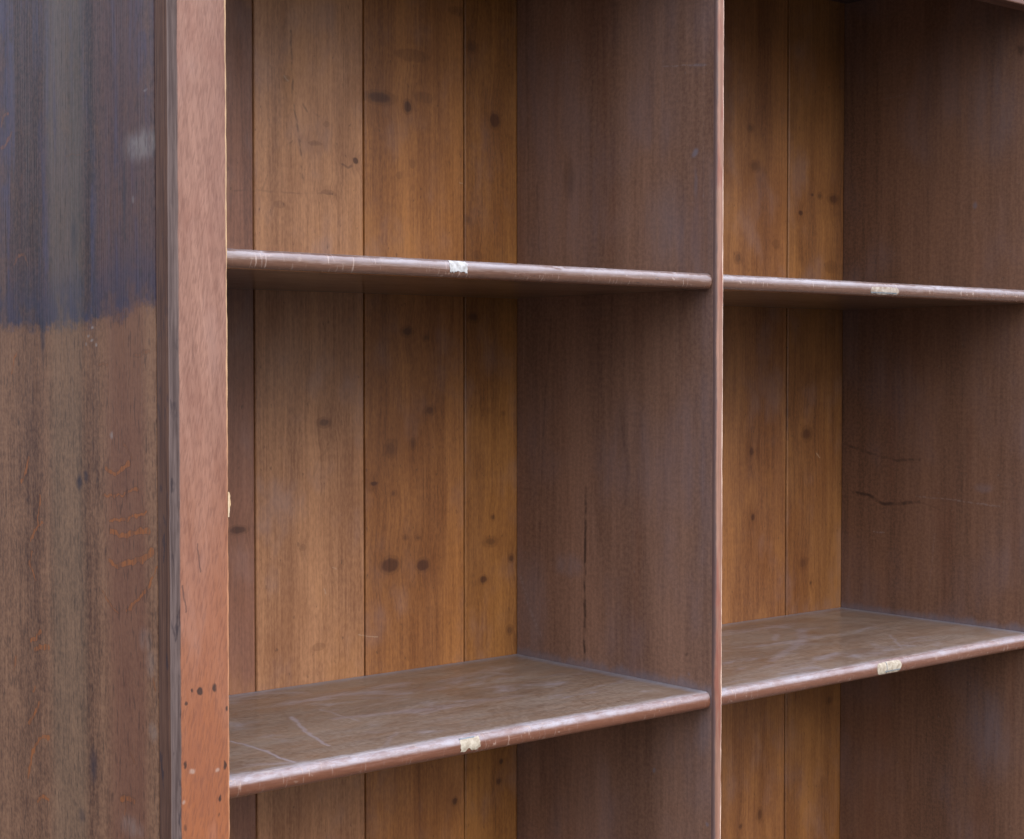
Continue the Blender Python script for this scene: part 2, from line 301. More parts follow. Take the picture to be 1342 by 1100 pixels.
# ---------------------------------------------------------------- wood finishes
def pine_board(name, seed, light, dark, knots, lines=(), scratch=(), haze=0.25):
    """varnished pine back board: vertical grain in x, z"""
    M = Mat(name); M.flat(M.x)
    p = M.wobble(M.x, M.z, .0012, 130, seed)
    kn = M.blobs(p, knots)
    kwide = M.blobs(M.vec(M.x, M.z, 0), [(u, v, ru * 2.6, rv * 4.5, min(s, 1)) for u, v, ru, rv, s in knots if s > .45])
    gx = M.add(M.x, M.mul(kwide, .006))
    g = M.vec(gx, M.z, 0.0)
    broad = M.noise(g, (16, 1, 1.1), seed, 3, .55)
    ring_c = M.add(M.mul(gx, 300), M.mul(M.noise(g, (14, 1, 1.3), seed + 5, 2, .5), 70))
    ring = M.math('SINE', ring_c)
    fine = M.noise(g, (330, 1, 9), seed + 1, 3, .75)
    micro = M.step(M.noise(M.co, (380, 1, 130), seed + 3, 1.5, .7), .28, .72, -.5, .5)
    mid = M.noise(g, (150, 1, 2.4), seed + 2, 4, .6)
    t = M.add(M.add(M.mul(M.step(broad, .32, .68), .46), M.mul(M.step(mid, .25, .75), .20)),
              M.add(M.add(M.mul(ring, .022), M.mul(micro, .26)), M.mul(M.sub(fine, .5), .95)))
    col = M.mix(M.math('ADD', t, .14, clamp=True), dark, light)
    # amber varnish pooling and a thin greyish-lilac bloom, both with shapes of their own
    blot = M.noise(M.co, (11, 1, 5), seed + 11, 3.5, .65)
    col = M.mix(M.step(blot, .46, .74, 0, .3), col, wood(128, 76, 40))
    col = M.mix(M.step(blot, .48, .28, 0, .25), col, wood(200, 140, 80))
    bloom = M.noise(M.co, (13, 1, 8), seed + 17, 5, .62)
    col = M.mix(M.step(bloom, .5, .78, 0, haze), col, wood(160, 134, 130))
    specks = M.noise(M.co, (170, 1, 90), seed + 23, 2, .5)
    col = M.mix(M.step(specks, .72, .82, 0, .45), col, wood(62, 38, 28))
    col = M.mix(M.mul(kwide, .22), col, wood(100, 58, 34))
    if not isinstance(kn, float):
        col = M.mix(M.mul(M.step(kn, .04, .22), M.step(kn, .55, .25, 0, .3)), col, wood(98, 56, 30))
        col = M.mix(M.step(kn, .24, .84, 0, .85), col, M.mix(M.add(M.mul(fine, 1.2), -.1), wood(58, 32, 22), wood(96, 56, 36)))
    if lines:
        brk = M.step(M.noise(M.co, (70, 1, 70), seed + 4, 2, .6), .36, .62, .1, .75)
        col = M.mix(M.mul(M.strokes(M.wobble(M.x, M.z, .0016, 70, seed), lines, 1.7), brk), col, wood(66, 42, 32))
    if scratch:
        col = M.mix(M.mul(M.strokes(M.wobble(M.x, M.z, .001, 200, seed), scratch), .7), col, wood(190, 164, 138))
    rough = M.add(.30, M.mul(M.noise(M.co, (30, 1, 12), seed + 31, 3), .30))
    h = M.noise(M.co, (420, 1, 4), seed + 1, 2, .7)
    return M.done(col, rough, h, .22, .0008, spec=.4)


def mahogany_panel(name, seed, light, dark, blobs=(), lines=(), scratch=(), haze=.3, haze_col=(156, 142, 150), dust_z=None):
    """dull brown stained panel inside the case: vertical grain in y, z"""
    M = Mat(name); M.flat(M.y)
    g = M.co
    broad = M.noise(g, (13, 1, .9), seed, 3, .55)
    mid = M.noise(g, (110, 1, 2.0), seed + 2, 4, .6)
    fine = M.noise(g, (210, 1, 14), seed + 1, 3, .78)
    micro = M.step(M.noise(g, (230, 1, 230), seed + 3, 1.5, .75), .28, .72)
    t = M.add(M.add(M.mul(M.step(broad, .3, .7), .38), M.mul(M.step(mid, .25, .75), .20)), M.add(M.mul(M.sub(fine, .5), .75), M.mul(M.sub(micro, .5), .34)))
    col = M.mix(M.math('ADD', t, .2, clamp=True), dark, light)
    red = M.noise(g, (20, 1, 2.2), seed + 7, 3, .55)
    col = M.mix(M.step(red, .52, .74, 0, .28), col, wood(140, 90, 66))
    bl = M.noise(g, (6, 1, 4.5), seed + 13, 3, .55)
    bl2 = M.noise(g, (40, 1, 6), seed + 19, 4, .65)
    hz = M.mul(M.step(bl, .44, .66), M.step(bl2, .3, .68, .3, 1))
    col = M.mix(M.mul(hz, haze), col, wood(*haze_col))
    p = M.wobble(M.y, M.z, .003, 60, seed)
    dk, lt = M.blobs(p, blobs, 1), M.blobs(p, blobs, -1)
    if not isinstance(dk, float): col = M.mix(M.mul(dk, .6), col, wood(60, 40, 34))
    if not isinstance(lt, float): col = M.mix(M.mul(M.mul(lt, M.step(bl2, .3, .65, .4, 1)), .75), col, wood(150, 142, 150))
    pl = M.wobble(M.y, M.z, .0022, 45, seed + 2)
    if lines:
        brk = M.step(M.noise(g, (60, 1, 60), seed + 4, 2, .6), .36, .64, .25, .8)
        col = M.mix(M.mul(M.strokes(pl, lines, 1.6), brk), col, wood(54, 36, 34))
    if scratch: col = M.mix(M.mul(M.strokes(M.wobble(M.y, M.z, .0012, 120, seed), scratch, 1.3), M.step(micro, .35, .6, .2, 1)), col, wood(170, 152, 146))
    if dust_z is not None:                                  # dust that has crept up the wall from the shelf
        dz = M.add(M.sub(M.z, dust_z), M.mul(M.sub(bl2, .5), .02))
        col = M.mix(M.mul(M.step(dz, .012, .0), M.step(dz, -.02, -.012, 0, .45)), col, wood(140, 142, 156))
    fl = M.noise(M.co, (260, 1, 170), seed + 41, 1.5, .4)
    col = M.mix(M.step(fl, .80, .84, 0, .5), col, wood(160, 146, 140))
    rough = M.add(.36, M.mul(M.noise(g, (30, 1, 9), seed + 31, 3), .26))
    h = M.noise(g, (480, 1, 6), seed + 1, 2, .7)
    return M.done(col, rough, h, .25, .0008, spec=.5)


def shelf_wood(name, seed, top_z, nose_y, nose_r, x0, x1, back_y, streaks=(), wear=1.0, gloss=1.0):
    """brown shelf, grain along x, worn and chipped along the rounded nose, dusty along the walls"""
    M = Mat(name)
    g = M.vec(M.x, M.y, M.z)
    broad = M.noise(g, (1.3, 14, 14), seed, 3, .55)
    mid = M.noise(g, (3, 120, 120), seed + 2, 4, .6)
    fine = M.noise(g, (9, 150, 300), seed + 1, 3, .75)
    micro = M.step(M.noise(g, (230, 170, 330), seed + 3, 1.5, .7), .28, .72)
    t = M.add(M.add(M.mul(M.step(broad, .3, .7), .42), M.mul(M.step(mid, .28, .72), .28)), M.add(M.mul(M.sub(fine, .5), .5), M.mul(M.sub(micro, .5), .2)))
    col = M.mix(M.math('ADD', t, .14, clamp=True), wood(94, 68, 50), wood(148, 112, 82))
    # nose varnish is redder
    nose = M.step(M.y, nose_y + nose_r * 1.25, nose_y + nose_r * .9)
    col = M.mix(M.mul(nose, .65), col, wood(120, 74, 54) if gloss > .7 else wood(134, 74, 50))
    # dust film on the board, thicker in smears
    up = M.step(M.z, top_z - .0012, top_z - .0002)
    sm = M.noise(g, (6, 11, 1), seed + 13, 5, .65, .6)
    sm2 = M.noise(g, (24, 60, 1), seed + 17, 4, .65)
    film = M.mul(up, M.add(M.add(M.step(sm, .36, .7, .16, .34), M.mul(M.sub(sm2, .5), .4)), M.mul(M.sub(micro, .5), .16)))
    col = M.mix(film, col, wood(170, 158, 144))
    bl = M.noise(g, (9, 20, 1), seed + 79, 3.5, .7, .6)
    col = M.mix(M.mul(M.step(bl, .52, .70, 0, .45), up), col, wood(168, 160, 168))
    p = M.wobble(M.x, M.y, .004, 40, seed)
    if streaks:
        col = M.mix(M.mul(M.mul(M.strokes(p, streaks), up), .75), col, wood(170, 160, 168))
    # dust swept against walls and back
    e = M.math('MINIMUM', M.math('MINIMUM', M.sub(M.x, x0), M.sub(x1, M.x)), M.sub(back_y, M.y))
    e = M.add(e, M.mul(M.sub(M.noise(g, (40, 40, 1), seed + 29, 4, .65), .5), .016))
    col = M.mix(M.mul(M.step(e, .020, .003, 0, .62), up), col, wood(148, 150, 164))
    # worn arris: bare pale wood, ragged, where nose meets the top
    wn1 = M.noise(g, (26, 90, 90), seed + 37, 5, .7)
    wn2 = M.noise(g, (190, 260, 260), seed + 43, 3, .65)
    d = M.math('ABSOLUTE', M.sub(M.y, nose_y + nose_r * .75))
    band = M.math('SUBTRACT', 1.0, M.math('DIVIDE', d, .0065), clamp=True)
    wr = M.step(M.add(M.add(M.mul(band, .45), M.mul(wn1, .9)), M.mul(wn2, .25)), .98, 1.14)
    col = M.mix(M.mul(M.mul(wr, M.step(M.z, top_z - nose_r * .8, top_z - nose_r * .3)), .85 * wear), col, wood(196, 176, 164))
    # rubbed, dust-greyed board front; over the nose shoulder also a painted sky highlight
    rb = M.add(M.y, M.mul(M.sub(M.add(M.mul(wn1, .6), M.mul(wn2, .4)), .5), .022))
    rub_sheen = M.mul(M.step(rb, nose_y + .017, nose_y + .006), M.step(M.z, top_z - nose_r * .95, top_z - nose_r * .45))
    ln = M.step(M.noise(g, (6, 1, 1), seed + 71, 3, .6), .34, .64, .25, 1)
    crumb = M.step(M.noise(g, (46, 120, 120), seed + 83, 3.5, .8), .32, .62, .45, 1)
    col = M.mix(M.mul(M.mul(M.mul(rub_sheen, ln), crumb), (.75 if gloss < .7 else .5) * wear), col, wood(204, 202, 210))
    # knocks and scuffs lower on the nose
    ch = M.noise(g, (120, 240, 150), seed + 47, 2.5, .6)
    ch2 = M.noise(g, (9, 4, 4), seed + 53, 2)
    col = M.mix(M.mul(M.mul(M.step(ch, .63, .70), M.step(ch2, .42, .60)), M.mul(nose, .55 * wear)), col, wood(206, 176, 156))
    nick = M.noise(g, (420, 40, 60), seed + 73, 2, .6)
    col = M.mix(M.mul(M.mul(M.step(nick, .62, .70), M.step(ch2, .38, .56)), M.mul(nose, .5 * wear)), col, wood(212, 184, 168))
    scf = M.noise(g, (14, 700, 700), seed + 59, 3, .7)
    col = M.mix(M.mul(M.mul(M.step(scf, .54, .70), M.step(ch2, .35, .65)), M.mul(nose, .5 * wear)), col, wood(186, 138, 118))
    dkc = M.noise(g, (60, 160, 160), seed + 61, 3, .6)
    col = M.mix(M.mul(M.step(dkc, .68, .76), M.mul(nose, .55)), col, wood(70, 40, 34))
    rough = M.add(M.add(.10 if gloss > .7 else .2, M.mul(M.noise(g, (25, 60, 60), seed + 67, 4, .65), .26)), M.mul(film, .75))
    rough = M.add(rough, M.mul(M.mul(rub_sheen, ln), .25))
    rough = M.add(rough, M.mul(M.math('SUBTRACT', 1.0, nose), .12))
    h = M.add(M.noise(g, (14, 300, 300), seed + 1, 3, .7), M.mul(M.noise(g, (55, 140, 140), seed + 87, 2.5, .65), 1.6))
    return M.done(col, rough, h, .38, .0009, spec=.55 + .45 * gloss, coat=.05 + .7 * gloss, coat_rough=.14)


def stile_wood():
    """reddish mahogany front post: pores as short slanting ticks, paler worn inner arris"""
    c_ret = .0060
    M = Mat("stile_mahogany")
    u, v = M.x, M.z
    sk = M.vec(M.add(u, M.mul(v, .10)), M.y, v)
    sk2 = M.vec(M.add(u, M.mul(v, -.16)), M.y, v)
    broad = M.noise(M.co, (30, 30, 1.6), 4.0, 3, .55)
    mid = M.noise(sk, (170, 170, 9), 6.0, 4, .6)
    tick = M.noise(sk2, (520, 520, 75), 8.0, 2, .7)
    fine = M.noise(sk, (480, 480, 26), 9.0, 3, .75)
    t = M.add(M.add(M.mul(M.step(broad, .3, .7), .35), M.mul(M.step(mid, .28, .72), .26)), M.mul(M.sub(fine, .5), 1.1))
    col = M.mix(M.math('ADD', t, .15, clamp=True), wood(130, 84, 66), wood(186, 138, 116))
    low = M.step(M.add(v, M.mul(M.noise(M.co, (25, 1, 5), 15.0, 4), .25)), 1.45, 1.05)  # fading sky sheen painted in by height: pinkish above, orange below
    col = M.mix(M.mul(low, .8), col, wood(172, 98, 50))
    col = M.mix(M.step(tick, .46, .64, 0, .38), col, wood(112, 66, 50))
    blt = M.noise(M.co, (24, 24, 14), 21.0, 5, .62)
    col = M.mix(M.step(blt, .50, .72, 0, .3), col, wood(138, 80, 60))
    dusty = M.noise(M.co, (30, 30, 9), 23.0, 5, .65)
    col = M.mix(M.step(dusty, .5, .78, 0, .2), col, wood(198, 160, 146))
    p = M.wobble(u, v, .0012, 160, 3)
    face = M.step(M.add(u, M.mul(M.sub(M.noise(M.co, (90, 90, 40), 35.0, 3), .5), .0016)), -.6542, -.6532)
    col = M.mix(M.step(M.blobs(p, STILE_BLOB, 1), .25, 1.0, 0, .85), col, wood(40, 26, 24))
    col = M.mix(M.mul(M.blobs(p, [q for q in STILE_BLOB if q[2] < .01], -1), .45), col, wood(206, 186, 170))
    col = M.mix(M.mul(M.strokes(p, STILE_LINES, .8), .6), col, wood(52, 32, 32))
    # chamfer and side return are darker: greyer chamfer, browner return
    dk = M.noise(M.co, (330, 330, 10), 31.0, 3, .75)
    dark = M.mix(M.step(dk, .25, .75), wood(88, 72, 68), wood(138, 118, 110))
    dark = M.mix(M.step(M.y, c_ret, c_ret + .0008), dark, M.mix(M.step(dk, .25, .75), wood(74, 50, 41), wood(118, 84, 66)))
    spots = M.noise(M.co, (110, 110, 34), 33.0, 3, .6)
    dark = M.mix(M.mul(M.step(spots, .58, .68, 0, .7), M.step(v, 1.5, 1.1, .25, 1.)), dark, wood(54, 46, 52))
    arr = M.math('ABSOLUTE', M.sub(M.y, .0062))
    dark = M.mix(M.step(arr, .0010, .0003, 0, .5), dark, wood(160, 136, 124))
    col = M.mix(M.math('SUBTRACT', 1.0, face), col, dark)
    # inner arris rubbed to bare wood
    w = M.add(u, M.mul(M.sub(M.noise(M.co, (60, 60, 26), 41.0, 5, .7), .5), .0042))
    bare = M.mix(M.step(v, 1.15, 1.45), wood(212, 150, 108, .75), wood(238, 200, 150, .85))
    col = M.mix(M.mul(M.step(w, -.6100, -.6078), M.step(M.noise(M.co, (40, 40, 9), 43.0, 3), .3, .6, .5, .9)), col, bare)
    rough = M.add(.36, M.mul(M.noise(M.co, (60, 60, 20), 51.0, 4), .22))
    h = M.mul(tick, -1.0)
    rough = M.add(rough, M.mul(M.math('SUBTRACT', 1.0, face), .15))
    mat = M.done(col, rough, h, .35, .0008, spec=.5)
    M.put(M.bsdf.inputs['Specular IOR Level'], M.step(face, 0, 1, .15, .5))   # chamfer and return are duller
    return mat


def side_wood():
    """outer side: figured oak with rust-coloured flecks, darker blue-black tone on the upper part"""
    M = Mat("side_figured_oak"); M.flat(M.y)
    g = M.co
    broad = M.noise(g, (11, 1, .35), 2.0, 3, .55)
    mid = M.noise(g, (85, 1, 1.5), 4.0, 4, .6)
    fine = M.noise(g, (210, 1, 20), 6.0, 3, .78)
    micro = M.step(M.noise(g, (230, 1, 190), 7.0, 1.5, .75), .28, .72)
    t = M.add(M.add(M.mul(M.step(broad, .3, .7), .50), M.mul(M.step(mid, .25, .75), .28)), M.add(M.mul(M.sub(fine, .5), .55), M.mul(M.sub(micro, .5), .42)))
    mott = M.noise(g, (34, 1, 22), 41.0, 3, .65)
    t = M.math('ADD', M.add(t, M.mul(M.sub(mott, .5), .8)), .14, clamp=True)
    low = M.mix(t, wood(92, 60, 43), wood(154, 112, 82))
    # greenish-grey sapwood stripes and redder stripes, fixed in the board
    yw = M.add(M.y, M.mul(M.sub(M.noise(g, (3, 1, 1.6), 9.0, 3), .5), .03))
    s1 = M.mul(M.step(yw, .148, .172), M.step(yw, .245, .215))
    low = M.mix(M.mul(s1, .24), low, wood(140, 122, 96))
    s2 = M.mul(M.step(yw, .04, .06), M.step(yw, .13, .10))
    low = M.mix(M.mul(s2, .6), low, wood(116, 70, 52))
    pr = M.wobble(M.y, M.z, .0034, 90, 5)
    rust = M.strokes(pr, RUST, .85)
    # upper part: darker blue-black tone, ending in a ragged line
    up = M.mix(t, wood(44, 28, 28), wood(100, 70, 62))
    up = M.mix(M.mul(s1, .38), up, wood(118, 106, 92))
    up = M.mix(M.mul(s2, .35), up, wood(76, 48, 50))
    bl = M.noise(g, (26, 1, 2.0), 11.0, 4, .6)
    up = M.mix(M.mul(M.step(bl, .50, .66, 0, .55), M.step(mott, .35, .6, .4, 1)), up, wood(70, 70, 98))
    edge = TONE_EDGE[0][0]  # lower limit of the darker upper tone
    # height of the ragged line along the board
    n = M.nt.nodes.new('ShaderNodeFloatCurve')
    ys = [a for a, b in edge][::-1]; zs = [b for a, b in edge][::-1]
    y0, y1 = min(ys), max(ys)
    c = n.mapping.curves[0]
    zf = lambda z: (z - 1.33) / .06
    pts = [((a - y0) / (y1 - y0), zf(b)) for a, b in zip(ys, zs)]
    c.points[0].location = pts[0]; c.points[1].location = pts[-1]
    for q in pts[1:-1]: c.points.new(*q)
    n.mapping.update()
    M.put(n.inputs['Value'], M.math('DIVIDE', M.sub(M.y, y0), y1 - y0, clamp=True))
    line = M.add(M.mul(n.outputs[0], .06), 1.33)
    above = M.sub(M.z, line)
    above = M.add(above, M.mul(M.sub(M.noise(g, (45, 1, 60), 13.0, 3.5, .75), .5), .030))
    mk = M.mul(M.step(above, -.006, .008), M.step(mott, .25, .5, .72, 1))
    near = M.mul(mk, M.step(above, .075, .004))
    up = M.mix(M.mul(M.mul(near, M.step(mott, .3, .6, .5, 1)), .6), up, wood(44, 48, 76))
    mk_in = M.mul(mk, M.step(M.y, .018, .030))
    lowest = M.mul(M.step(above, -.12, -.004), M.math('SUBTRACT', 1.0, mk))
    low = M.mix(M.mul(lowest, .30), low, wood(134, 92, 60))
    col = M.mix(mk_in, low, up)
    col = M.mix(M.mul(M.step(rust, .02, .25, 0, .28), M.step(mk, 0, 1, 1, .6)), col, wood(66, 42, 30))
    col = M.mix(M.mul(M.mul(M.step(rust, .22, .7), M.step(fine, .36, .58, .15, .85)), M.step(mk, 0, 1, 1, .5)), col, wood(166, 98, 50))
    p = M.wobble(M.y, M.z, .002, 90, 7)
    col = M.mix(M.mul(M.blobs(p, SIDE_BLOB, 1), .75), col, wood(34, 34, 48))
    smudge = M.mul(M.blobs(p, SIDE_BLOB, -1), M.step(M.noise(g, (120, 1, 40), 15.0, 4, .7), .3, .65, .35, 1))
    col = M.mix(M.mul(smudge, .5), col, wood(176, 168, 160))
    pores = M.noise(g, (260, 1, 55), 17.0, 1.5, .6)
    col = M.mix(M.step(pores, .60, .72, 0, .4), col, wood(44, 32, 30))
    rough = M.add(M.step(mk_in, 0, 1, .48, .40), M.mul(M.noise(g, (60, 1, 6), 19.0, 4), .2))
    h = M.noise(g, (420, 1, 9), 6.0, 2, .7)
    return M.done(col, rough, h, .35, .0010, spec=.2)


def front_edge_wood():
    """edge of the upright: warm brown lipping, its right arris rubbed bare, left one dark"""
    M = Mat("divider_edge_mahogany")
    mid = M.noise(M.co, (300, 300, 6), 3.0, 4, .6)
    fine = M.noise(M.co, (1500, 1500, 60), 5.0, 3, .65)
    t = M.add(M.mul(M.step(mid, .3, .7), .6), M.mul(M.sub(fine, .5), .7))
    col = M.mix(M.math('ADD', t, .2, clamp=True), wood(142, 100, 80), wood(194, 146, 122))
    r = M.noise(M.co, (60, 60, 11), 7.0, 4, .6)
    col = M.mix(M.step(r, .5, .66, 0, .5), col, wood(150, 66, 48))
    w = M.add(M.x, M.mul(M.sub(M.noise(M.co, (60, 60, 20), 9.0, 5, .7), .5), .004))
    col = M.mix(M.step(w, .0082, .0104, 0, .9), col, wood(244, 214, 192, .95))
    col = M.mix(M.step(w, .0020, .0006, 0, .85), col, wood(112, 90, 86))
    return M.done(col, M.add(.34, M.mul(r, .2)), M.add(fine, mid), .3, .0008)


def plain(name, c1, c2, scale, rough=.6, bump=.3):
    M = Mat(name)
    a = M.noise(M.co, scale, 1.0, 5, .6)
    return M.done(M.mix(M.step(a, .3, .7), c1, c2), rough, a, bump, .001)


# ---------------------------------------------------------------- mesh helpers
def link(name, bm, mat, parent=None, smooth=None):
    me = bpy.data.meshes.new(name)
    bmesh.ops.recalc_face_normals(bm, faces=bm.faces)
    bm.to_mesh(me); bm.free()
    me.materials.append(mat)
    if smooth is not None:
        for p in me.polygons: p.use_smooth = True
        me.set_sharp_from_angle(angle=math.radians(smooth))
    o = bpy.data.objects.new(name, me)
    scene.collection.objects.link(o)
    if parent is not None: o.parent = parent
    return o


def box_bm(x0, x1, y0, y1, z0, z1, bev=0.0, seg=2, bm=None):
    bm = bm or bmesh.new()
    vs = [bm.verts.new((x, y, z)) for z in (z0, z1) for y in (y0, y1) for x in (x0, x1)]
    fs = [bm.faces.new([vs[i] for i in f]) for f in
          ((0, 2, 3, 1), (4, 5, 7, 6), (0, 1, 5, 4), (2, 6, 7, 3), (0, 4, 6, 2), (1, 3, 7, 5))]
    if bev:
        es = {e for f in fs for e in f.edges}
        bmesh.ops.bevel(bm, geom=list(es), offset=bev, segments=seg, profile=.5, affect='EDGES')
    return bm


def extrude_z(profile, z0, z1, steps=1, jitter=None):
    """closed xy profile swept upwards; jitter(i, x, y, z) may shift a point"""
    bm = bmesh.new()
    rings = []
    for k in range(steps + 1):
        z = z0 + (z1 - z0) * k / steps
        ring = []
        for i, (x, y) in enumerate(profile):
            dx, dy = jitter(i, x, y, z) if jitter else (0, 0)
            ring.append(bm.verts.new((x + dx, y + dy, z)))
        rings.append(ring)
    n = len(profile)
    for a, b in zip(rings, rings[1:]):
        for i in range(n):
            j = (i + 1) % n
            bm.faces.new((a[i], a[j], b[j], b[i]))
    bm.faces.new(rings[0][::-1]); bm.faces.new(rings[-1])
    return bm


# ---------------------------------------------------------------- dimensions of the case (metres)
STILE_L, STILE_R = -.6597, -.6062             # left front post
SIDE_Y0, BACK = .0262, .3372
BACK_T = .015
DIV_T, DIV_Y = .0116, .0068
RIGHT = .6257
TOP_Z = .4788 + BASE
SHELF = [(.1160, .0988), (-.3367, -.3550), (-.789, -.8073)]
NOSE_Y = .0115

# ---------------------------------------------------------------- ground
gm = Mat("ground_paving")
gn = gm.noise(gm.co, (1.5, 1.5, 1.5), 1.0, 6, .6)
gn2 = gm.noise(gm.co, (60, 60, 60), 2.0, 4, .6)
gcol = gm.mix(gm.step(gn, .3, .7), lin(46, 44, 40), lin(62, 60, 55))
gcol = gm.mix(gm.step(gn2, .5, .8, 0, .4), gcol, lin(88, 84, 80))
ground_mat = gm.done(gcol, .85, gn2, .4, .003)
gb = bmesh.new()
R = 150
gb.faces.new([gb.verts.new(c) for c in ((-R, -R, 0), (R, -R, 0), (R, R, 0), (-R, R, 0))])
ground = link("ground", gb, ground_mat)
ground["kind"] = "structure"

# ---------------------------------------------------------------- the bookcase
case = bpy.data.objects.new("bookcase", None)
scene.collection.objects.link(case)
case["label"] = "old brown wooden open bookcase with plank back, two bays and worn round-nosed shelves"
case["category"] = "bookcase"

# back boards, tongued and grooved, every one its own piece
SEAMS = [-.6420, -.5177, -.3722, -.2271, -.0816, .0640, .2094, .3549, .5037, .6610]
TONES = [((154, 104, 68), (100, 63, 40)), ((160, 110, 86), (108, 69, 54)), ((210, 154, 110), (142, 96, 65)),
         ((192, 130, 74), (126, 78, 43)), ((188, 128, 68), (122, 76, 39)), ((164, 110, 64), (106, 67, 39)),
         ((164, 110, 66), (106, 67, 42)), ((182, 124, 74), (120, 75, 46)), ((178, 122, 70), (116, 73, 43))]
back_bottom, back_top = .060, TOP_Z + .0800
for i, (a, b) in enumerate(zip(SEAMS, SEAMS[1:])):
    lt, dk = TONES[i]
    kn = [k for k in KNOTS if a - .004 < k[0] < b + .004]
    inside = lambda s: any(a - .002 < q[0] < b + .002 for q in s[0])
    mat = pine_board("pine_back_board", 3.7 * i + 1.3, wood(*lt), wood(*dk), kn,
                     [s for s in BACK_LINES if inside(s)], [s for s in BACK_SCRATCH if inside(s)],
                     haze=(.35 if i == 2 else .25))
    gap, ch = .0006, .0017
    y0 = BACK + random.uniform(-.0003, .0006)
    prof = [(a + gap, y0 + ch * 1.2), (a + gap + ch * .35, y0 + ch * .45), (a + gap + ch, y0),
            (b - gap - ch, y0), (b - gap - ch * .35, y0 + ch * .45), (b - gap, y0 + ch * 1.2),
            (b - gap, BACK + .0055), (b + .0045, BACK + .0055), (b + .0045, BACK + .0095), (b - gap, BACK + .0095),
            (b - gap, BACK + BACK_T), (a + gap, BACK + BACK_T),
            (a + gap, BACK + .0100), (a + .0055, BACK + .0100), (a + .0055, BACK + .0050), (a + gap, BACK + .0050)]

    def wav(k, x, y, z, s=i):
        if k > 5: return (0, 0)
        n = mnoise.noise(Vector((s * 7.3 + (0 if k < 3 else 3), z * 6, 0)))
        n2 = mnoise.noise(Vector((s * 3.1 + (0 if k < 3 else 5), z * 40, 4)))
        return (0, .0004 * n + .00012 * n2)
    link("back_board", extrude_z(prof, back_bottom, back_top, 60, wav), mat, case, smooth=28)

# outer left side and the inner lining behind the front post
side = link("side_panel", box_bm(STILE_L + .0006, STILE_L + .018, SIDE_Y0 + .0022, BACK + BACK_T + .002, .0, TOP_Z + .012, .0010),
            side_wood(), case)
side["label"] = "outer side board, darker blue-black above a ragged line, with rust flecks"
dark_l, dark_d = wood(140, 100, 84), wood(90, 62, 52)
link("lining_panel", box_bm(STILE_R - .018, STILE_R - .0004, SIDE_Y0 + .0004, BACK - .0010, .06, TOP_Z + .0636, .0006),
     mahogany_panel("left_lining", 61.0, dark_l, dark_d), case)

# front post with a chamfered outer arris and a rubbed inner one
c = .0062
prof = [(STILE_L + c, 0), (-.6320, -.0001), (STILE_R - .0042, 0), (STILE_R - .0024, .0003), (STILE_R - .0010, .0012),
        (STILE_R - .0002, .0030), (STILE_R, .0055), (STILE_R, SIDE_Y0), (STILE_L, SIDE_Y0), (STILE_L, c + .0004),
        (STILE_L + .0007, c - .0012)]


def stile_wear(i, x, y, z):
    n = mnoise.noise(Vector((x * 20, z * 22, 1.7))); m = mnoise.noise(Vector((x * 20, z * 90, 8.2)))
    if i in (2, 3, 4, 5, 6):
        k = {2: .3, 3: .7, 4: 1, 5: .8, 6: .5}[i]
        d = .0007 * n + .00045 * m
        return (-abs(d) * k, abs(d) * k * .6)
    if i in (9, 10, 0):
        return (.0004 * n + .00025 * m, .0003 * m)
    return (0, 0)


stile_mat = stile_wood()
stile = link("stile", extrude_z(prof, 0.0, TOP_Z + .080, 420, stile_wear), stile_mat, case, smooth=26)
# a lifted sliver of bare wood on the inner arris
sb = bmesh.new()
pts = []
for k in range(9):
    t = k / 8
    z = 1.2100 - t * .0210
    bulge = math.sin(math.pi * min(1, t * 1.15) ** .8) *   .0014 * (1 + .35 * math.sin(t * 17))
    pts.append((z, max(.0001, bulge)))
rows = []
for z, bgl in pts:
    rows.append([sb.verts.new((STILE_R - .0016, .0004, z)), sb.verts.new((STILE_R - .0002 + bgl, .0010, z)),
                 sb.verts.new((STILE_R + bgl * .7, .0030, z)), sb.verts.new((STILE_R - .0010, .0034, z))])
for r0, r1 in zip(rows, rows[1:]):
    for j in range(4):
        k = (j + 1) % 4
        sb.faces.new((r0[j], r0[k], r1[k], r1[j]))
sb.faces.new(rows[0]); sb.faces.new(rows[-1][::-1])
sp = link("splinter", sb, plain("bare_split_wood", wood(232, 212, 180, .8), wood(196, 160, 116, .8), (300, 300, 60)), stile, smooth=40)
sp["label"] = "pale lifted splinter on the post's inner edge"

# upright between the bays: board and lipped front edge
dm = mahogany_panel("divider_board", 71.0, wood(186, 142, 116), wood(126, 92, 75), DIV_BLOB, DIV_LINES, DIV_SCRATCH, haze=.26, dust_z=SHELF[1][0] + BASE)
divider = link("divider", box_bm(0, DIV_T, SIDE_Y0 + .0004, BACK - .0010, .06, TOP_Z + .0636, .0004), dm, case)
r = .0034
prof = [(.0002, DIV_Y + .0060), (.0000, DIV_Y + .0034), (.0006, DIV_Y + .0016), (.0018, DIV_Y + .0004), (.0032, DIV_Y),
        (DIV_T - .0030, DIV_Y), (DIV_T - .0014, DIV_Y + .0004), (DIV_T - .0004, DIV_Y + .0013), (DIV_T, DIV_Y + .0030),
        (DIV_T, DIV_Y + .0060)]


def div_wear(i, x, y, z):
    n = mnoise.noise(Vector((x * 60, z * 26, 5.7))); m = mnoise.noise(Vector((x * 60, z * 110, 2.2)))
    s = 1 if i < 5 else -1
    if i in (0, 9): return (0, 0)
    return (s * abs(.0005 * n + .0003 * m), abs(.0003 * n + .0002 * m))


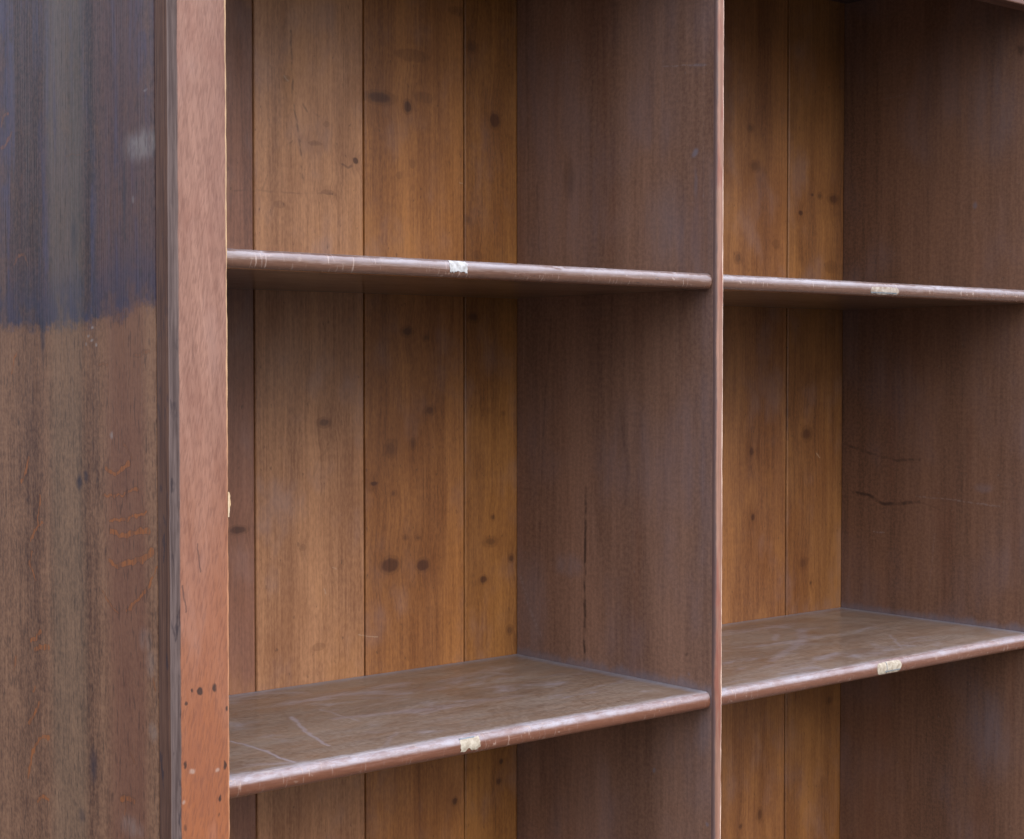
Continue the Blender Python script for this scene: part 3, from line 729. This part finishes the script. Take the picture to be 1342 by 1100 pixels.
link("facing_strip", box_bm(0, DIV_T, DIV_Y + .006, SIDE_Y0 + .0003, .06, TOP_Z - .0003, 0), dm, divider)
link("edge_strip", extrude_z(prof, .06, TOP_Z - .0003, 420, div_wear), front_edge_wood(), divider, smooth=40)

# right-hand end: lining, outer side and post
rm = mahogany_panel("right_lining", 83.0, wood(168, 122, 94), wood(110, 78, 60), RIGHT_BLOB, RIGHT_LINES, RIGHT_SCRATCH, haze=.20, dust_z=SHELF[1][0] + BASE)
link("lining_panel", box_bm(RIGHT, RIGHT + .018, SIDE_Y0 + .0004, BACK - .0010, .06, TOP_Z + .0636, .0006), rm, case)
XR = RIGHT + .0535
link("side_panel", box_bm(XR - .018, XR - .0006, SIDE_Y0 + .0007, BACK + BACK_T + .002, 0, TOP_Z + .012, .0010),
     mahogany_panel("right_side", 91.0, dark_l, dark_d), case)
link("stile", box_bm(RIGHT + .0004, XR, 0, SIDE_Y0, 0, TOP_Z + .080, .002), rm, case)

# shelves with half-round noses
paper_white = plain("old_paper_white", wood(222, 222, 220, .66), wood(170, 166, 162, .66), (190, 190, 190), .8, .5)
paper_cream = plain("old_paper_cream", wood(212, 200, 178, .68), wood(166, 150, 128, .68), (190, 190, 190), .75, .5)
paper_dull = plain("old_paper_dull", wood(196, 184, 168, .75), wood(150, 128, 110, .75), (160, 160, 160), .7, .5)
ink = plain("label_ruling", lin(96, 104, 112), lin(128, 134, 138), (300, 300, 300), .8)


def nose_profile(top, bot, n=12):
    """points from the top flat round the nose to the bottom flat, (y, z)"""
    r = (top - bot) / 2
    out = []
    for k in range(n + 1):
        a = math.pi / 2 - math.pi * k / n
        e = 2 / 2.35                                   # slightly squarer than a true half round
        cy, sz = math.cos(a), math.sin(a)
        out.append((NOSE_Y + r * .92 * (1 - abs(cy) ** e), (top + bot) / 2 + r * math.copysign(abs(sz) ** e, sz)))
    return out


def make_shelf(x0, x1, top, bot, seed, streaks=(), wear=1.0, gloss=1.0):
    top += BASE; bot += BASE
    r = (top - bot) / 2
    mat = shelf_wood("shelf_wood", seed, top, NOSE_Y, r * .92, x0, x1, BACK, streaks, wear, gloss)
    np_ = nose_profile(top, bot)
    prof = [(BACK - .0008, top)] + [(BACK - .02 - k * .06, top) for k in range(5)] + np_ + [(BACK - .0008, bot)]
    n0, n1 = 6, 6 + len(np_)
    bm = bmesh.new()
    steps = int((x1 - x0) / .0025)
    rings = []
    for k in range(steps + 1):
        x = x0 + (x1 - x0) * k / steps
        endk = min(1.0, (x1 - x) / .0035, (x - x0) / .0035 + .0)
        ring = []
        for i, (y, z) in enumerate(prof):
            dy = dz = 0.0
            if n0 <= i < n1:
                j = i - n0
                w = 1 - abs(j - 3) / 5 if abs(j - 3) < 5 else 0
                a = mnoise.noise(Vector((x * 35, j * .5, seed))); b = mnoise.noise(Vector((x * 150, j * .8, seed + 4)))
                d = max(0, .0007 * a + .0006 * b) * w + .00018 * b
                dy += d; dz -= d * .5 * w
                dy += (1 - math.sqrt(max(0.0, 1 - (1 - endk) ** 2))) * .0022      # eased ends
            if i <= n0:
                dz += .0003 * mnoise.noise(Vector((x * 5, y * 12, seed)))
            ring.append(bm.verts.new((x, y + dy, z + dz)))
        rings.append(ring)
    n = len(prof)
    for p0, p1 in zip(rings, rings[1:]):
        for i in range(n):
            j = (i + 1) % n
            bm.faces.new((p0[i], p1[i], p1[j], p0[j]))
    bm.faces.new(rings[0]); bm.faces.new(rings[-1][::-1])
    return link("shelf", bm, mat, case, smooth=35), (top, bot)


def label_patch(shelf, tb, x0, x1, a0, a1, seed, paper, ruling=None, ragged=.25, pill=0.0):
    """scrap of a paper label wrapped on the nose; a0..a1 is the share of the nose it covers, from the top"""
    top, bot = tb
    fine = nose_profile(top, bot, 48)
    nx, na = 26, 14
    rnd = random.Random(seed)

    def strip(name, xa, xb, fa, fb, off, mat, rag, parent):
        bm = bmesh.new()
        grid = []
        for i in range(nx + 1):
            col = []
            t = i / nx
            top_cut = rag * .5 * max(0, mnoise.noise(Vector((t * 3.0, seed, 1)))) + rag * .15 * abs(mnoise.noise(Vector((t * 11, seed, 1))))
            bot_cut = rag * max(0, mnoise.noise(Vector((t * 3.5, seed, 7))) + .1) + rag * .3 * abs(mnoise.noise(Vector((t * 12, seed, 3))))
            for j in range(na + 1):
                s = j / na
                f = (fa + (fb - fa) * (top_cut + (1 - top_cut - bot_cut) * s)) * 48
                if pill:                                # rounded ends
                    e = max(0.0, 1 - min(t, 1 - t) / pill) if parent is shelf and rag else 0.0
                    f = (fa + fb) * 24 + (f - (fa + fb) * 24) * math.sqrt(max(.02, 1 - e * e))
                k = min(47, int(f)); q = f - k
                y = fine[k][0] * (1 - q) + fine[k + 1][0] * q; z = fine[k][1] * (1 - q) + fine[k + 1][1] * q
                ty, tz = fine[k + 1][0] - fine[k][0], fine[k + 1][1] - fine[k][1]
                ln = math.hypot(ty, tz) or 1
                ny, nz = tz / ln, -ty / ln
                xx = xa + (xb - xa) * t
                if i in (0, nx):
                    xx += (xb - xa) * rag * .22 * (mnoise.noise(Vector((s * 4, seed, 12 + i)))) 
                o = off + .00012 * mnoise.noise(Vector((t * 9, s * 5, seed)))
                col.append((xx, y + ny * o, z + nz * o))
            grid.append(col)
        fr = [[bm.verts.new(c) for c in col] for col in grid]
        bk = [[bm.verts.new((c[0], c[1] + .0006, c[2])) for c in col] for col in grid]
        for i in range(nx):
            for j in range(na):
                bm.faces.new((fr[i][j], fr[i + 1][j], fr[i + 1][j + 1], fr[i][j + 1]))
                bm.faces.new((bk[i][j], bk[i][j + 1], bk[i + 1][j + 1], bk[i + 1][j]))
        for i in range(nx):
            for j in (0, na):
                bm.faces.new((fr[i][j], bk[i][j], bk[i + 1][j], fr[i + 1][j]))
        for j in range(na):
            for i in (0, nx):
                bm.faces.new((fr[i][j], fr[i][j + 1], bk[i][j + 1], bk[i][j]))
        return link(name, bm, mat, parent, smooth=50)

    lab = strip("paper_label", x0, x1, a0, a1, .00030, paper, ragged, shelf)
    lab["label"] = "torn cream paper label stuck on the shelf nose"
    for (ra, rb, xa, xb) in (ruling or []):
        strip("ruled_line", x0 + (x1 - x0) * xa, x0 + (x1 - x0) * xb, a0 + (a1 - a0) * ra, a0 + (a1 - a0) * rb,
              .00050, ink, .0, shelf)["label"] = "grey ruled line on the paper label"


LX0, LX1 = STILE_R + .0004, -.0004
RX0, RX1 = DIV_T + .0004, RIGHT - .0004
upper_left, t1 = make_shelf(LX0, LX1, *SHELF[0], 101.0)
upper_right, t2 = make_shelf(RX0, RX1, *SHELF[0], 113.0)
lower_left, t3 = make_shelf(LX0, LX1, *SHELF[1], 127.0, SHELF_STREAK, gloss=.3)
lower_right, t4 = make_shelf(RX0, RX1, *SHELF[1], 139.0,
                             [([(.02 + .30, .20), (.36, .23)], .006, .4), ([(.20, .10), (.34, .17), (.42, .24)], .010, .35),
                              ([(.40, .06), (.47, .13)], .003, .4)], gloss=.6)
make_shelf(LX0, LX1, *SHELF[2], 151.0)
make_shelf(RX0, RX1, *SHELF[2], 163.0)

label_patch(upper_left, t1, -.3606, -.3400, .16, .62, 3, paper_white, None, .55)
label_patch(lower_left, t3, -.3485, -.3250, .20, .66, 11, paper_cream, [(.02, .13, .0, .78)], .34)
label_patch(upper_right, t2, .2703, .3245, .40, .72, 19, paper_dull, [(.62, .78, .02, .92)], .25, .10)
label_patch(lower_right, t4, .2877, .3350, .22, .74, 27, paper_cream, [(.70, .78, .32, .95), (.04, .92, .38, .40)], .14, .16)

# top, rail, floor of the case and plinth
tm = mahogany_panel("top_board", 171.0, wood(92, 62, 52), wood(56, 38, 32))
link("top_board", box_bm(STILE_L - .012, XR + .012, -.012, BACK + BACK_T + .006, TOP_Z + .0805, TOP_Z + .100, .003), tm, case)
link("ceiling_board", box_bm(STILE_R - .004, RIGHT + .004, SIDE_Y0 + .0004, BACK - .001, TOP_Z + .0640, TOP_Z + .0790), tm, case)
rail_mat = mahogany_panel("rail_wood", 181.0, wood(140, 96, 76), wood(92, 60, 48))
link("top_rail", box_bm(STILE_R + .0004, RIGHT, .0010, SIDE_Y0, TOP_Z, TOP_Z + .0800, .0015), rail_mat, case)
link("bottom_board", box_bm(STILE_R + .0004, RIGHT - .0004, SIDE_Y0 + .0004, BACK - .001, .040, .058, .001), tm, case)
link("plinth", box_bm(STILE_R + .0004, RIGHT, .0010, SIDE_Y0, 0, .058, .0015), rail_mat, case)
